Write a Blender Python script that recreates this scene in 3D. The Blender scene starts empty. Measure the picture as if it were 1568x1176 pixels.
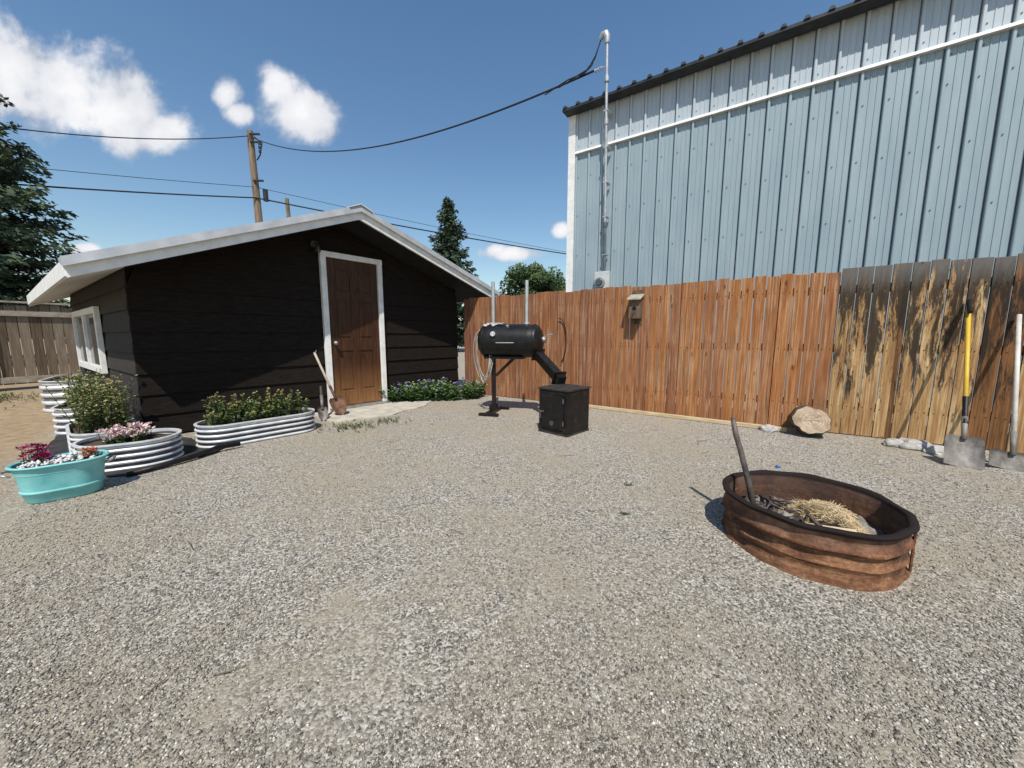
import bpy, bmesh, math, random
import numpy as np
from mathutils import Vector, Matrix, noise as mnoise
random.seed(7); rng=np.random.default_rng(7)
S=bpy.context.scene
S.view_settings.view_transform='Standard'
try: S.view_settings.look='None'
except: pass
S.view_settings.exposure=0
R=random.random
def U(a,b): return random.uniform(a,b)

# ---------------- node helpers ----------------
def nd(nt,t,ins=None,**kw):
    n=nt.nodes.new(t)
    for k,v in kw.items(): setattr(n,k,v)
    if ins:
        for k,v in ins.items():
            if isinstance(v,bpy.types.NodeSocket): nt.links.new(v,n.inputs[k])
            else: n.inputs[k].default_value=v
    return n
def mth(nt,op,a,b=None,c=None,clamp=False):
    n=nt.nodes.new('ShaderNodeMath'); n.operation=op; n.use_clamp=clamp
    for i,v in enumerate((a,b,c)):
        if v is None: continue
        if isinstance(v,bpy.types.NodeSocket): nt.links.new(v,n.inputs[i])
        else: n.inputs[i].default_value=v
    return n.outputs[0]
def ramp(nt,fac,stops,interp='LINEAR'):
    n=nt.nodes.new('ShaderNodeValToRGB'); cr=n.color_ramp; cr.interpolation=interp
    while len(cr.elements)<len(stops): cr.elements.new(0.5)
    for e,(p,c) in zip(cr.elements,stops):
        e.position=p; e.color=(c[0],c[1],c[2],1) if not isinstance(c,(int,float)) else (c,c,c,1)
    nt.links.new(fac,n.inputs[0]); return n.outputs[0]
def mixc(nt,f,a,b,mode='MIX'):
    n=nt.nodes.new('ShaderNodeMix'); n.data_type='RGBA'; n.blend_type=mode
    for i,v in ((0,f),(6,a),(7,b)):
        if isinstance(v,bpy.types.NodeSocket): nt.links.new(v,n.inputs[i])
        else: n.inputs[i].default_value=v if isinstance(v,(int,float)) else (v[0],v[1],v[2],1)
    return n.outputs[2]
def mrange(nt,v,a,b,c=0.0,d=1.0):
    return nd(nt,'ShaderNodeMapRange',{'Value':v,'From Min':a,'From Max':b,'To Min':c,'To Max':d}).outputs[0]
def base(name,rough=.7,metal=0,spec=.3):
    m=bpy.data.materials.new(name); m.use_nodes=True; nt=m.node_tree
    b=nt.nodes['Principled BSDF']; b.inputs['Roughness'].default_value=rough; b.inputs['Metallic'].default_value=metal
    b.inputs['Specular IOR Level'].default_value=spec
    return m,nt,b
def coords(nt,scale=(1,1,1)):
    tc=nd(nt,'ShaderNodeTexCoord'); mp=nd(nt,'ShaderNodeMapping',{'Vector':tc.outputs['Object'],'Scale':scale})
    return mp.outputs[0]
def noise(nt,vec,scale,detail=5,rough=.55,dist=0):
    return nd(nt,'ShaderNodeTexNoise',{'Vector':vec,'Scale':scale,'Detail':detail,'Roughness':rough,'Distortion':dist}).outputs['Fac']
def bump(nt,b,h,strength=.3,dist=.01):
    n=nd(nt,'ShaderNodeBump',{'Height':h,'Strength':strength,'Distance':dist}); nt.links.new(n.outputs[0],b.inputs['Normal'])
def simple(name,c1,c2,scale=6,rough=.7,metal=0,bs=.2,bscale=60,stretch=(1,1,1),spec=.3,lo=.35,hi=.65,bd=.01):
    m,nt,b=base(name,rough,metal,spec); v=coords(nt,stretch)
    f=noise(nt,v,scale,7,.6)
    nt.links.new(ramp(nt,f,[(lo,c1),(hi,c2)]),b.inputs['Base Color'])
    if bs: bump(nt,b,noise(nt,v,bscale,5),bs,bd)
    return m

# ---------------- mesh helpers ----------------
class MB:
    def __init__(s): s.v=[]; s.f=[]; s.a=[]
    def add(s,vs,fs,att=0.0):
        o=len(s.v); s.v+= [tuple(p) for p in vs]; s.f+=[tuple(i+o for i in f) for f in fs]; s.a+=[att]*len(vs)
    def hexa(s,c,att=0.0):
        s.add(c,[(3,2,1,0),(4,5,6,7),(0,1,5,4),(1,2,6,5),(2,3,7,6),(3,0,4,7)],att)
    def box(s,lo,hi,M=None,att=0.0):
        x0,y0,z0=lo;x1,y1,z1=hi
        c=[Vector(p) for p in((x0,y0,z0),(x1,y0,z0),(x1,y1,z0),(x0,y1,z0),(x0,y0,z1),(x1,y0,z1),(x1,y1,z1),(x0,y1,z1))]
        if M: c=[M@p if isinstance(M,Matrix) else Vector(M(*p)) for p in c]
        s.hexa(c,att)
    def cyl(s,p0,p1,r0,r1=None,n=12,caps=True,att=0.0,M=None):
        if r1 is None:r1=r0
        p0=Vector(p0);p1=Vector(p1)
        if M: p0=M@p0;p1=M@p1
        d=(p1-p0).normalized(); a=d.orthogonal().normalized(); b=d.cross(a)
        vs=[];
        for p,r in((p0,r0),(p1,r1)):
            for i in range(n):
                t=2*math.pi*i/n; vs.append(p+a*math.cos(t)*r+b*math.sin(t)*r)
        fs=[(i,(i+1)%n,n+(i+1)%n,n+i) for i in range(n)]
        if caps: fs+=[tuple(range(n-1,-1,-1)),tuple(range(n,2*n))]
        s.add(vs,fs,att)
    def tube(s,pts,r,n=8,att=0.0):
        pts=[Vector(p) for p in pts]
        rs=r if isinstance(r,(list,tuple)) else [r]*len(pts)
        vs=[];a=None
        for i,p in enumerate(pts):
            d=(pts[min(i+1,len(pts)-1)]-pts[max(i-1,0)]).normalized()
            if a is None: a=d.orthogonal().normalized()
            else:
                a=(a-d*a.dot(d)); a=a.normalized() if a.length>1e-5 else d.orthogonal().normalized()
            b=d.cross(a)
            for k in range(n):
                t=2*math.pi*k/n; vs.append(p+a*math.cos(t)*rs[i]+b*math.sin(t)*rs[i])
        fs=[]
        for i in range(len(pts)-1):
            for k in range(n): fs.append((i*n+k,i*n+(k+1)%n,(i+1)*n+(k+1)%n,(i+1)*n+k))
        fs+=[tuple(range(n-1,-1,-1)),tuple(range((len(pts)-1)*n,len(pts)*n))]
        s.add(vs,fs,att)
    def rings(s,rl,close0=False,close1=False,att=0.0):
        n=len(rl[0]);vs=[p for r in rl for p in r];fs=[]
        for i in range(len(rl)-1):
            for k in range(n): fs.append((i*n+k,i*n+(k+1)%n,(i+1)*n+(k+1)%n,(i+1)*n+k))
        if close0: fs.append(tuple(range(n-1,-1,-1)))
        if close1: fs.append(tuple(range((len(rl)-1)*n,len(rl)*n)))
        s.add(vs,fs,att)
    def obj(s,name,mat,parent=None,smooth=False,bevel=0,angle=None):
        me=bpy.data.meshes.new(name); me.from_pydata(s.v,[],s.f); 
        at=me.attributes.new('rnd','FLOAT','POINT'); at.data.foreach_set('value',s.a)
        me.materials.append(mat); me.update()
        o=bpy.data.objects.new(name,me); S.collection.objects.link(o)
        if smooth:
            me.polygons.foreach_set('use_smooth',[True]*len(me.polygons))
            if angle:
                try: me.set_sharp_from_angle(angle=math.radians(angle))
                except: pass
        if bevel:
            b=o.modifiers.new('b','BEVEL'); b.width=bevel; b.segments=2; b.limit_method='ANGLE'
        if parent: o.parent=parent
        return o
def empty(name):
    o=bpy.data.objects.new(name,None); o.empty_display_size=.1; S.collection.objects.link(o); return o
def attr(nt,n='rnd'): return nd(nt,'ShaderNodeAttribute',attribute_name=n).outputs['Fac']

# ---------------- camera ----------------
cam=bpy.data.cameras.new('camera'); co=bpy.data.objects.new('camera',cam); S.collection.objects.link(co)
co.location=(0,0,1.1); co.rotation_euler=(math.radians(90-7.4),0,0); cam.lens=13; cam.sensor_width=36; cam.clip_end=2000; cam.clip_start=.02
S.camera=co
# ---------------- sun + sky ----------------
EL=55
sl=bpy.data.lights.new('sun','SUN'); sl.energy=4.9; sl.angle=math.radians(.5); sl.color=(1,.94,.85)
so=bpy.data.objects.new('sun',sl); S.collection.objects.link(so); so.rotation_euler=(math.radians(90-EL),0,0)
w=bpy.data.worlds.new('World'); S.world=w; w.use_nodes=True; nt=w.node_tree; nt.nodes.clear()
sky=nd(nt,'ShaderNodeTexSky',sky_type='NISHITA',sun_disc=False,sun_elevation=math.radians(EL),sun_rotation=math.radians(180),air_density=1.35,dust_density=.3,ozone_density=2.2,altitude=100)
hs=nd(nt,'ShaderNodeHueSaturation',{'Color':sky.outputs[0],'Saturation':1.15})
bg=nd(nt,'ShaderNodeBackground',{'Color':hs.outputs[0],'Strength':.125})
tc=nd(nt,'ShaderNodeTexCoord'); sp=nd(nt,'ShaderNodeSeparateXYZ',{0:tc.outputs['Generated']})
yy=mth(nt,'MAXIMUM',sp.outputs[1],.05); px=mth(nt,'DIVIDE',sp.outputs[0],yy); pz=mth(nt,'DIVIDE',sp.outputs[2],yy)
cv=nd(nt,'ShaderNodeCombineXYZ',{0:px,1:pz}).outputs[0]
clouds=[(-1.38,.70,.19,.15),(-1.25,.645,.18,.13),(-1.11,.595,.18,.12),(-.98,.55,.15,.10),(-.87,.51,.09,.065),
 (-.575,.60,.065,.06),(-.53,.555,.10,.075),(-.49,.53,.07,.06),(-.70,.60,.045,.045),(-.68,.55,.04,.035),
 (0.0,.214,.10,.022),(-.04,.222,.04,.018),(.125,.272,.03,.022),(-1.11,.225,.05,.018)]
fld=None
for (cx,cz,a,b_) in clouds:
    dx=mth(nt,'DIVIDE',mth(nt,'SUBTRACT',px,cx),a); dz=mth(nt,'DIVIDE',mth(nt,'SUBTRACT',pz,cz),b_)
    d=mth(nt,'SQRT',mth(nt,'ADD',mth(nt,'MULTIPLY',dx,dx),mth(nt,'MULTIPLY',dz,dz)))
    v=mth(nt,'SUBTRACT',1.0,d)
    fld=v if fld is None else nd(nt,'ShaderNodeMath',{0:fld,1:v,2:.25},operation='SMOOTH_MAX').outputs[0]
cn=noise(nt,cv,9,9,.58,.15)
fld2=mth(nt,'ADD',fld,mth(nt,'MULTIPLY',mth(nt,'SUBTRACT',cn,.5),1.8))
msk=nd(nt,'ShaderNodeMapRange',{'Value':fld2,'From Min':-.10,'From Max':.50},interpolation_type='SMOOTHSTEP').outputs[0]
msk=mth(nt,'MULTIPLY',msk,mth(nt,'GREATER_THAN',sp.outputs[1],.12))
cn2=noise(nt,nd(nt,'ShaderNodeMapping',{'Vector':cv,'Location':(0,.015,0)}).outputs[0],8,5,.5)
shade=mth(nt,'ADD',mth(nt,'MULTIPLY',fld2,.30),cn2)
ccol=ramp(nt,shade,[(.38,(.42,.48,.58)),(.60,(.78,.80,.85)),(.85,(.96,.96,.98))])
bg2=nd(nt,'ShaderNodeBackground',{'Color':ccol,'Strength':1.0})
mx=nd(nt,'ShaderNodeMixShader',{0:msk,1:bg.outputs[0],2:bg2.outputs[0]})
out=nd(nt,'ShaderNodeOutputWorld',{0:mx.outputs[0]})

# ---------------- ground ----------------
m,nt,b=base('gravel_ground',.9,0,.15); v=coords(nt)
vor=nd(nt,'ShaderNodeTexVoronoi',{'Vector':v,'Scale':120.0}); 
sepc=nd(nt,'ShaderNodeSeparateColor',{0:vor.outputs['Color']})
big=noise(nt,v,.9,5,.6); mid=noise(nt,v,6,6,.7)
stone=ramp(nt,sepc.outputs[0],[(0,(.09,.08,.07)),(.3,(.22,.20,.168)),(.65,(.38,.345,.288)),(1,(.62,.58,.51))])
sand=ramp(nt,noise(nt,v,170,4,.75),[(.3,(.17,.145,.105)),(.5,(.34,.295,.215)),(.7,(.50,.435,.325))])
sm=mrange(nt,mth(nt,'ADD',mth(nt,'MULTIPLY',big,.7),mth(nt,'MULTIPLY',mid,.45)),.50,.68)
g=mixc(nt,mth(nt,'MULTIPLY',sm,.8),stone,sand)
sx=nd(nt,'ShaderNodeSeparateXYZ',{0:v})
dl=mth(nt,'ADD',mth(nt,'ADD',sx.outputs[0],mth(nt,'MULTIPLY',sx.outputs[1],.9)),mth(nt,'MULTIPLY',mid,1.2))
dm=mrange(nt,dl,-.6,-1.2)
dirt=ramp(nt,noise(nt,v,8,8,.7),[(.3,(.22,.15,.085)),(.55,(.36,.27,.17)),(.75,(.44,.36,.24))])
g=mixc(nt,dm,g,dirt); nt.links.new(g,b.inputs['Base Color'])
h=mth(nt,'ADD',mth(nt,'MULTIPLY',vor.outputs['Distance'],-.6),mth(nt,'MULTIPLY',noise(nt,v,220,4,.7),.7))
bump(nt,b,h,.7,.008)
GM=m
mb=MB(); mb.add([(-400,-60,0),(400,-60,0),(400,700,0),(-400,700,0)],[(0,1,2,3)]); mb.obj('ground',GM)

N=150000
Y=.62*np.exp(rng.random(N)*np.log(4.6/.62)); X=(rng.random(N)*2-1)*1.5*(Y+.05)
keep=((X-1.576)**2+(Y-1.866)**2>.40**2)&(X+.9*Y>-1.1)&~((Y>4.3)&(X<-2))
dens=np.array([mnoise.noise(Vector((x*.9,y*.9,3)))+.6*mnoise.noise(Vector((x*3.5,y*3.5,7))) for x,y in zip(X,Y)])
keep&=(dens*1.3+rng.random(N)*1.0>.08)
X=X[keep];Y=Y[keep];N=len(X)
oc=np.array([(1,0,0),(0,1,0),(-1,0,0),(0,-1,0),(0,0,1),(0,0,-1)],float)
of=np.array([(0,1,4),(1,2,4),(2,3,4),(3,0,4),(1,0,5),(2,1,5),(3,2,5),(0,3,5)])
sz=(.0021+.0043*rng.random(N)**2)
P=oc[None]*(1+rng.uniform(-.35,.35,(N,6,1)))
P=P+rng.uniform(-.2,.2,(N,6,3))
P*=np.stack([sz*rng.uniform(.8,1.4,N),sz*rng.uniform(.7,1.1,N),sz*rng.uniform(.4,.8,N)],1)[:,None,:]
a=rng.uniform(0,6.28,N);ca=np.cos(a)[:,None];sa=np.sin(a)[:,None]
x=P[:,:,0]*ca-P[:,:,1]*sa; y=P[:,:,0]*sa+P[:,:,1]*ca; z=P[:,:,2]
ti=rng.uniform(-.5,.5,N)[:,None]; x2=x*np.cos(ti)-z*np.sin(ti); z2=x*np.sin(ti)+z*np.cos(ti)
V=np.stack([x2+X[:,None],y+Y[:,None],z2+(sz*.35)[:,None]],2).reshape(-1,3)
F=(of[None]+(np.arange(N)*6)[:,None,None]).reshape(-1)
me=bpy.data.meshes.new('gravel'); me.vertices.add(N*6); me.vertices.foreach_set('co',V.ravel())
nf=N*8; me.loops.add(nf*3); me.loops.foreach_set('vertex_index',F.astype(np.int32))
me.polygons.add(nf); me.polygons.foreach_set('loop_start',np.arange(0,nf*3,3,dtype=np.int32))
me.update(calc_edges=True)
at=me.attributes.new('rnd','FLOAT','POINT'); at.data.foreach_set('value',np.repeat(rng.random(N),6))
m,nt,b=base('gravel_stone',.9,0,.12)
nt.links.new(ramp(nt,attr(nt),[(0,(.09,.08,.07)),(.3,(.225,.203,.17)),(.7,(.385,.35,.292)),(.95,(.53,.49,.42)),(1,(.68,.64,.57))]),b.inputs['Base Color'])
me.materials.append(m); o=bpy.data.objects.new('gravel',me); S.collection.objects.link(o)

# ---------------- common materials ----------------
white=simple('white_paint',(.66,.66,.64),(.80,.80,.78),9,.55,0,.1,80)
roofm=simple('roof_metal',(.55,.56,.57),(.66,.67,.68),4,.45,.1,.05,30)
black=simple('black_metal',(.004,.004,.004),(.014,.012,.011),14,.42,.0,.15,90,spec=.3)
steel=simple('steel',(.30,.30,.30),(.48,.48,.47),12,.45,.7,.1,80)
soil=simple('soil',(.035,.024,.016),(.11,.08,.055),25,.95,0,.8,60)
m,nt,b=base('galvanized',.42,.25,.5); v=coords(nt)
nt.links.new(ramp(nt,noise(nt,v,12,6,.6),[(.35,(.60,.61,.62)),(.65,(.80,.80,.80))]),b.inputs['Base Color'])
galv=m
galv_shade=simple('galvanized_shade',(.10,.10,.105),(.20,.20,.205),12,.5,.4,0)  # dark copy of galvanized: shade between the corrugation ridges painted as colour

# ---------------- shed ----------------
C0=Vector((-3.94,3.88,0)); D2=Vector((.65,.76,0)); E=Vector((-.815,.58,0))
def SH(s,t,z): return C0+D2*s+E*t+Vector((0,0,z))
shed=empty('shed')
PS,PH=2.18,2.80; LS,LH=-.42,1.75; RS,RH=4.85,1.93
def roofz(s): return LH+(PH-LH)*(s-LS)/(PS-LS) if s<PS else PH+(RH-PH)*(s-PS)/(RS-PS)
def s_left(z): return LS+(z-LH)*(PS-LS)/(PH-LH)
def s_right(z): return PS+(z-PH)*(RS-PS)/(RH-PH)
WR=4.42; TB=4.25; TH=.13
m,nt,b=base('dark_siding',.75,0,.10); v=coords(nt)
f=noise(nt,coords(nt,(3,3,25)),3,6,.65)
c=ramp(nt,f,[(.3,(.0075,.006,.0055)),(.7,(.023,.0175,.014))])
nt.links.new(c,b.inputs['Base Color']); bump(nt,b,noise(nt,coords(nt,(6,6,60)),4,5,.6),.25,.004)
siding=m
m,nt,b=base('side_siding_pale',.75,0,.15)
nt.links.new(ramp(nt,noise(nt,coords(nt,(3,3,25)),3,6,.65),[(.3,(.030,.027,.026)),(.7,(.058,.052,.048))]),b.inputs['Base Color']); siding2=m  # paler base colour than the front siding
mb=MB()
def gz(s): return roofz(s)-TH
pts=[(0,0),(WR,0),(WR,gz(WR)),(PS,gz(PS)),(0,gz(0))]
mb.add([SH(s,.03,z) for s,z in pts]+[SH(s,TB,z) for s,z in pts],[(0,1,2,3,4),(9,8,7,6,5),(0,4,9,5),(1,6,7,2),(0,5,6,1),(2,7,8,3),(3,8,9,4)])
mb.obj('wall_core',siding,shed)
mb=MB(); z=.02; st=.225
while z<PH-TH:
    z1=min(z+st,PH-TH-.005)
    sl0=max(-.012,s_left(z+TH)); sr0=min(WR,s_right(z+TH)); sl1=max(-.012,s_left(z1+TH)); sr1=min(WR,s_right(z1+TH))
    j=U(-.002,.002)
    A=[SH(sl0,-.022+j,z),SH(sr0,-.022+j,z),SH(sr1,-.004,z1),SH(sl1,-.004,z1)]
    B=[SH(sl0,.028,z),SH(sr0,.028,z),SH(sr1,.028,z1),SH(sl1,.028,z1)]
    mb.add(A+B,[(0,1,2,3),(7,6,5,4),(0,4,5,1),(1,5,6,2),(2,6,7,3),(3,7,4,0)],R())
    z=z1
    if z>=PH-TH-.006: break
mb.obj('front_siding',siding,shed)
mb=MB(); z=.02; wh=gz(0)+.0
while z<wh-.01:
    z1=min(z+st,wh)
    A=[SH(-.026,TB,z),SH(-.026,-.002,z),SH(-.006,-.002,z1),SH(-.006,TB,z1)]
    B=[SH(-.002,TB,z),SH(-.002,-.002,z),SH(-.002,-.002,z1),SH(-.002,TB,z1)]
    mb.add(A+B,[(0,1,2,3),(7,6,5,4),(0,4,5,1),(1,5,6,2),(2,6,7,3),(3,7,4,0)],R()); z=z1
mb.obj('side_siding',siding2,shed)
OV=.57; TE=4.4
mb=MB()
for (sa_,sb_) in ((LS,PS),(PS,RS)):
    za,zb=roofz(sa_),roofz(sb_)
    mb.hexa([SH(sa_,-OV,za-.05),SH(sb_,-OV,zb-.05),SH(sb_,TE,zb-.05),SH(sa_,TE,za-.05),SH(sa_,-OV,za),SH(sb_,-OV,zb),SH(sb_,TE,zb),SH(sa_,TE,za)])
mb.obj('roof_panels',roofm,shed)
mb=MB()
for (sa_,sb_) in ((LS,PS),(PS,RS)):
    k=0
    while k*.3<TE+OV-.1:
        t0=-OV+.02+k*.3; za,zb=roofz(sa_)+.001,roofz(sb_)+.001
        mb.hexa([SH(sa_,t0,za),SH(sb_,t0,zb),SH(sb_,t0+.04,zb),SH(sa_,t0+.04,za),SH(sa_,t0+.01,za+.018),SH(sb_,t0+.01,zb+.018),SH(sb_,t0+.03,zb+.018),SH(sa_,t0+.03,za+.018)])
        k+=1
mb.obj('roof_ribs',roofm,shed)
mb=MB()
for (sa_,sb_) in ((LS-.02,PS),(PS,RS+.02)):
    za,zb=roofz(sa_),roofz(sb_)
    mb.hexa([SH(sa_,-OV-.035,za-.155),SH(sb_,-OV-.035,zb-.155),SH(sb_,-OV-.003,zb-.155),SH(sa_,-OV-.003,za-.155),SH(sa_,-OV-.035,za-.045),SH(sb_,-OV-.035,zb-.045),SH(sb_,-OV-.003,zb-.045),SH(sa_,-OV-.003,za-.045)])
    t1=TE
    mb.hexa([SH(sa_,t1+.003,za-.165),SH(sb_,t1+.003,zb-.165),SH(sb_,t1+.035,zb-.165),SH(sa_,t1+.035,za-.165),SH(sa_,t1+.003,za-.01),SH(sb_,t1+.003,zb-.01),SH(sb_,t1+.035,zb-.01),SH(sa_,t1+.035,za-.01)])
mb.box((LS-.032,-OV-.002,LH-.15),(LS-.003,TE,LH-.01),SH)
mb.box((RS+.003,-OV-.002,RH-.15),(RS+.032,TE,RH-.01),SH)
mb.obj('fascia_boards',white,shed)
mb=MB()
for (sa_,sb_) in ((LS-.045,PS),(PS,RS+.045)):
    za,zb=roofz(sa_),roofz(sb_)
    mb.hexa([SH(sa_,-OV-.075,za-.06),SH(sb_,-OV-.075,zb-.06),SH(sb_,-OV+.12,zb+.006),SH(sa_,-OV+.12,za+.006),SH(sa_,-OV-.06,za+.022),SH(sb_,-OV-.06,zb+.022),SH(sb_,-OV+.12,zb+.024),SH(sa_,-OV+.12,za+.024)])
mb.obj('rake_trim',simple('trim_metal',(.34,.35,.36),(.46,.47,.48),5,.4,.2,.03),shed)
mb=MB()
mb.hexa([SH(PS-.16,-OV-.08,roofz(PS-.16)+.02),SH(PS,-OV-.08,PH+.025),SH(PS,TE,PH+.025),SH(PS-.16,TE,roofz(PS-.16)+.02),SH(PS-.16,-OV-.08,roofz(PS-.16)+.03),SH(PS,-OV-.08,PH+.04),SH(PS,TE,PH+.04),SH(PS-.16,TE,roofz(PS-.16)+.03)])
mb.hexa([SH(PS,-OV-.08,PH+.025),SH(PS+.16,-OV-.08,roofz(PS+.16)+.02),SH(PS+.16,TE,roofz(PS+.16)+.02),SH(PS,TE,PH+.025),SH(PS,-OV-.08,PH+.04),SH(PS+.16,-OV-.08,roofz(PS+.16)+.03),SH(PS+.16,TE,roofz(PS+.16)+.03),SH(PS,TE,PH+.04)])
mb.obj('ridge_cap',roofm,shed)
mb=MB()
def sof(s0,s1,t0,t1,d=.135):
    mb.hexa([SH(s0,t0,roofz(s0)-d),SH(s1,t0,roofz(s1)-d),SH(s1,t1,roofz(s1)-d),SH(s0,t1,roofz(s0)-d),SH(s0,t0,roofz(s0)-d+.02),SH(s1,t0,roofz(s1)-d+.02),SH(s1,t1,roofz(s1)-d+.02),SH(s0,t1,roofz(s0)-d+.02)])
sof(LS,-.03,-OV,TE); 
mb.obj('eave_soffit',white,shed)
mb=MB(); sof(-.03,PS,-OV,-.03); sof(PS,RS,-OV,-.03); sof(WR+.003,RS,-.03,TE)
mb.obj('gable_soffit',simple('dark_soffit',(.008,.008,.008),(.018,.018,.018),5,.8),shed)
# door
DL,DR,DT=1.90,2.83,2.20
mb=MB(); fw=.075
mb.box((DL,-.075,.0),(DL+fw,-.024,DT),SH); mb.box((DR-fw,-.075,.0),(DR,-.024,DT),SH); mb.box((DL,-.078,DT),(DR,-.024,DT+fw),SH)
mb.obj('door_frame',white,shed,bevel=.004)
m,nt,b=base('door_wood',.5,0,.3)
f=noise(nt,coords(nt,(14,14,1.2)),3,7,.6,.6)
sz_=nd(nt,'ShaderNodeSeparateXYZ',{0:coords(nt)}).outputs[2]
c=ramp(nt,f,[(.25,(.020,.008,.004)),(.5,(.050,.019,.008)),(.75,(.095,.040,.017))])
c=mixc(nt,mth(nt,'MULTIPLY',mrange(nt,mth(nt,'ADD',sz_,mth(nt,'MULTIPLY',f,.5)),.95,.35),.75),c,ramp(nt,f,[(.3,(.16,.065,.022)),(.7,(.42,.21,.08))]))  # sunlight on the lower door painted in as a brighter orange tone
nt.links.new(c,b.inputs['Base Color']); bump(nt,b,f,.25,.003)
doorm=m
mb=MB(); a0,a1=DL+fw+.002,DR-fw-.002
mb.box((a0,-.034,.06),(a1,-.024,DT-.002),SH)
w_=a1-a0; cuts=[a0,a0+.11,a0+w_/2-.05,a0+w_/2+.05,a1-.11,a1]
for (q0,q1) in ((0,1),(2,3),(4,5)): mb.box((cuts[q0],-.046,.061),(cuts[q1],-.0345,DT-.004),SH)
for (z0,z1) in ((.065,.28),(.88,1.06),(1.62,1.74),(2.06,2.19)):
    mb.box((cuts[1]+.001,-.0455,z0),(cuts[2]-.001,-.0345,z1),SH); mb.box((cuts[3]+.001,-.0455,z0),(cuts[4]-.001,-.0345,z1),SH)
for (z0,z1) in ((.28,.88),(1.06,1.62),(1.74,2.06)):
    for (q0,q1) in ((1,2),(3,4)):
        mb.box((cuts[q0]+.03,-.043,z0+.03),(cuts[q1]-.03,-.0345,z1-.03),SH)
mb.obj('door',doorm,shed,bevel=.004)
mb=MB(); mb.box((DL+.002,-.13,.015),(DR-.002,-.024,.055),SH); mb.obj('door_sill',steel,shed,bevel=.004)
mb=MB(); kp=SH(a0+.05,-.05,1.0); mb.cyl(kp,kp-E*.05,.012,.012,12); mb.cyl(kp-E*.045,kp-E*.085,.03,.024,16); mb.obj('door_knob',steel,shed,True)
mb=MB(); lp=SH(1.84,-.03,2.34); mb.cyl(lp,lp-E*.03,.045,.045,14); mb.tube([lp-E*.02,lp-E*.08+Vector((0,0,.03)),lp-E*.10+Vector((0,0,-.01))],.01,8); mb.cyl(lp-E*.10+Vector((0,0,-.01)),lp-E*.10+Vector((0,0,-.10)),.025,.045,14); mb.obj('porch_light',simple('lamp_bronze',(.03,.025,.02),(.2,.18,.15),20,.4,.6),shed,True,angle=40)
# side window
wt0,wt1,wz0,wz1=1.55,3.7,.62,1.47
mb=MB()
for (t0,t1,z0,z1) in ((wt0,wt1,wz0,wz0+.08),(wt0,wt1,wz1-.08,wz1),(wt0,wt0+.10,wz0+.08,wz1-.08),(wt1-.10,wt1,wz0+.08,wz1-.08),((wt0+wt1)/2-.05,(wt0+wt1)/2+.05,wz0+.08,wz1-.08)):
    mb.box((-.075,t0,z0),(-.028,t1,z1),SH)
mb.obj('window_frame',white,shed)
m,nt,b=base('glass',.05,0,.8); b.inputs['Base Color'].default_value=(.05,.06,.07,1)
mb=MB(); mb.box((-.045,wt0+.05,wz0+.05),(-.03,wt1-.05,wz1-.05),SH); mb.obj('window_glass',m,shed)

conc=simple('concrete',(.38,.35,.29),(.56,.52,.44),7,.9,0,.4,50)
mb=MB()
def slab(pts,z0,z1,mb):
    n=len(pts); mb.add([(p[0],p[1],z0) for p in pts]+[(p[0],p[1],z1) for p in pts],[tuple(range(n,2*n))]+[(i,(i+1)%n,n+(i+1)%n,n+i) for i in range(n)])
def rough_poly(pts,sub=8,amp=.025):
    o=[]
    for i,p in enumerate(pts):
        q=pts[(i+1)%len(pts)]
        for k in range(sub): 
            t=k/sub; o.append((p[0]+(q[0]-p[0])*t+U(-amp,amp),p[1]+(q[1]-p[1])*t+U(-amp,amp)))
    return o
q=[SH(1.6,-.85,0),SH(2.2,-.98,0),SH(3.0,-.75,0),SH(3.45,-.42,0),SH(3.3,-.03,0),SH(1.6,-.03,0)]
slab(rough_poly([(p.x,p.y) for p in q]),-.02,.018,mb); mb.obj('concrete_pad',conc)

# ---------------- fence ----------------
F0=Vector((-.90,7.165,0)); fx=Vector((.832,-.5547,0)).normalized(); fn=Vector((-fx.y,fx.x,0))
FM=Matrix(((fx.x,fn.x,0,F0.x),(fx.y,fn.y,0,F0.y),(0,0,1,0),(0,0,0,1)))
m,nt,b=base('cedar_fence',.8,0,.2)
tcn=nd(nt,'ShaderNodeTexCoord'); rn=attr(nt)
off=nd(nt,'ShaderNodeCombineXYZ',{0:mth(nt,'MULTIPLY',rn,7.0),1:0.0,2:mth(nt,'MULTIPLY',rn,31.0)}).outputs[0]
vv=nd(nt,'ShaderNodeVectorMath',{0:tcn.outputs['Object'],1:off},operation='ADD').outputs[0]
def fmap(s): return nd(nt,'ShaderNodeMapping',{'Vector':vv,'Scale':s}).outputs[0]
g1=noise(nt,fmap((34,34,.8)),2.0,6,.6,.25)
g2=noise(nt,fmap((9,9,1.1)),1.6,6,.65,.3)
gr=mth(nt,'ADD',mth(nt,'MULTIPLY',g1,.55),mth(nt,'MULTIPLY',g2,.45))
sx=nd(nt,'ShaderNodeSeparateXYZ',{0:tcn.outputs['Object']})
kn=nd(nt,'ShaderNodeTexVoronoi',{'Vector':fmap((7,1,2.6)),'Scale':1.0}).outputs['Distance']
knot=mrange(nt,kn,.04,.12,1.0,0.0)
hue=mth(nt,'ADD',mth(nt,'MULTIPLY',rn,.7),mrange(nt,sx.outputs[0],1.5,5.2,0,.6))
cA=ramp(nt,gr,[(.32,(.085,.035,.022)),(.5,(.21,.092,.054)),(.68,(.36,.185,.115))])
cB=ramp(nt,gr,[(.32,(.15,.052,.020)),(.5,(.35,.145,.050)),(.68,(.56,.30,.135))])
red=mixc(nt,mth(nt,'MULTIPLY',hue,.85,clamp=True),cA,cB)
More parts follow.
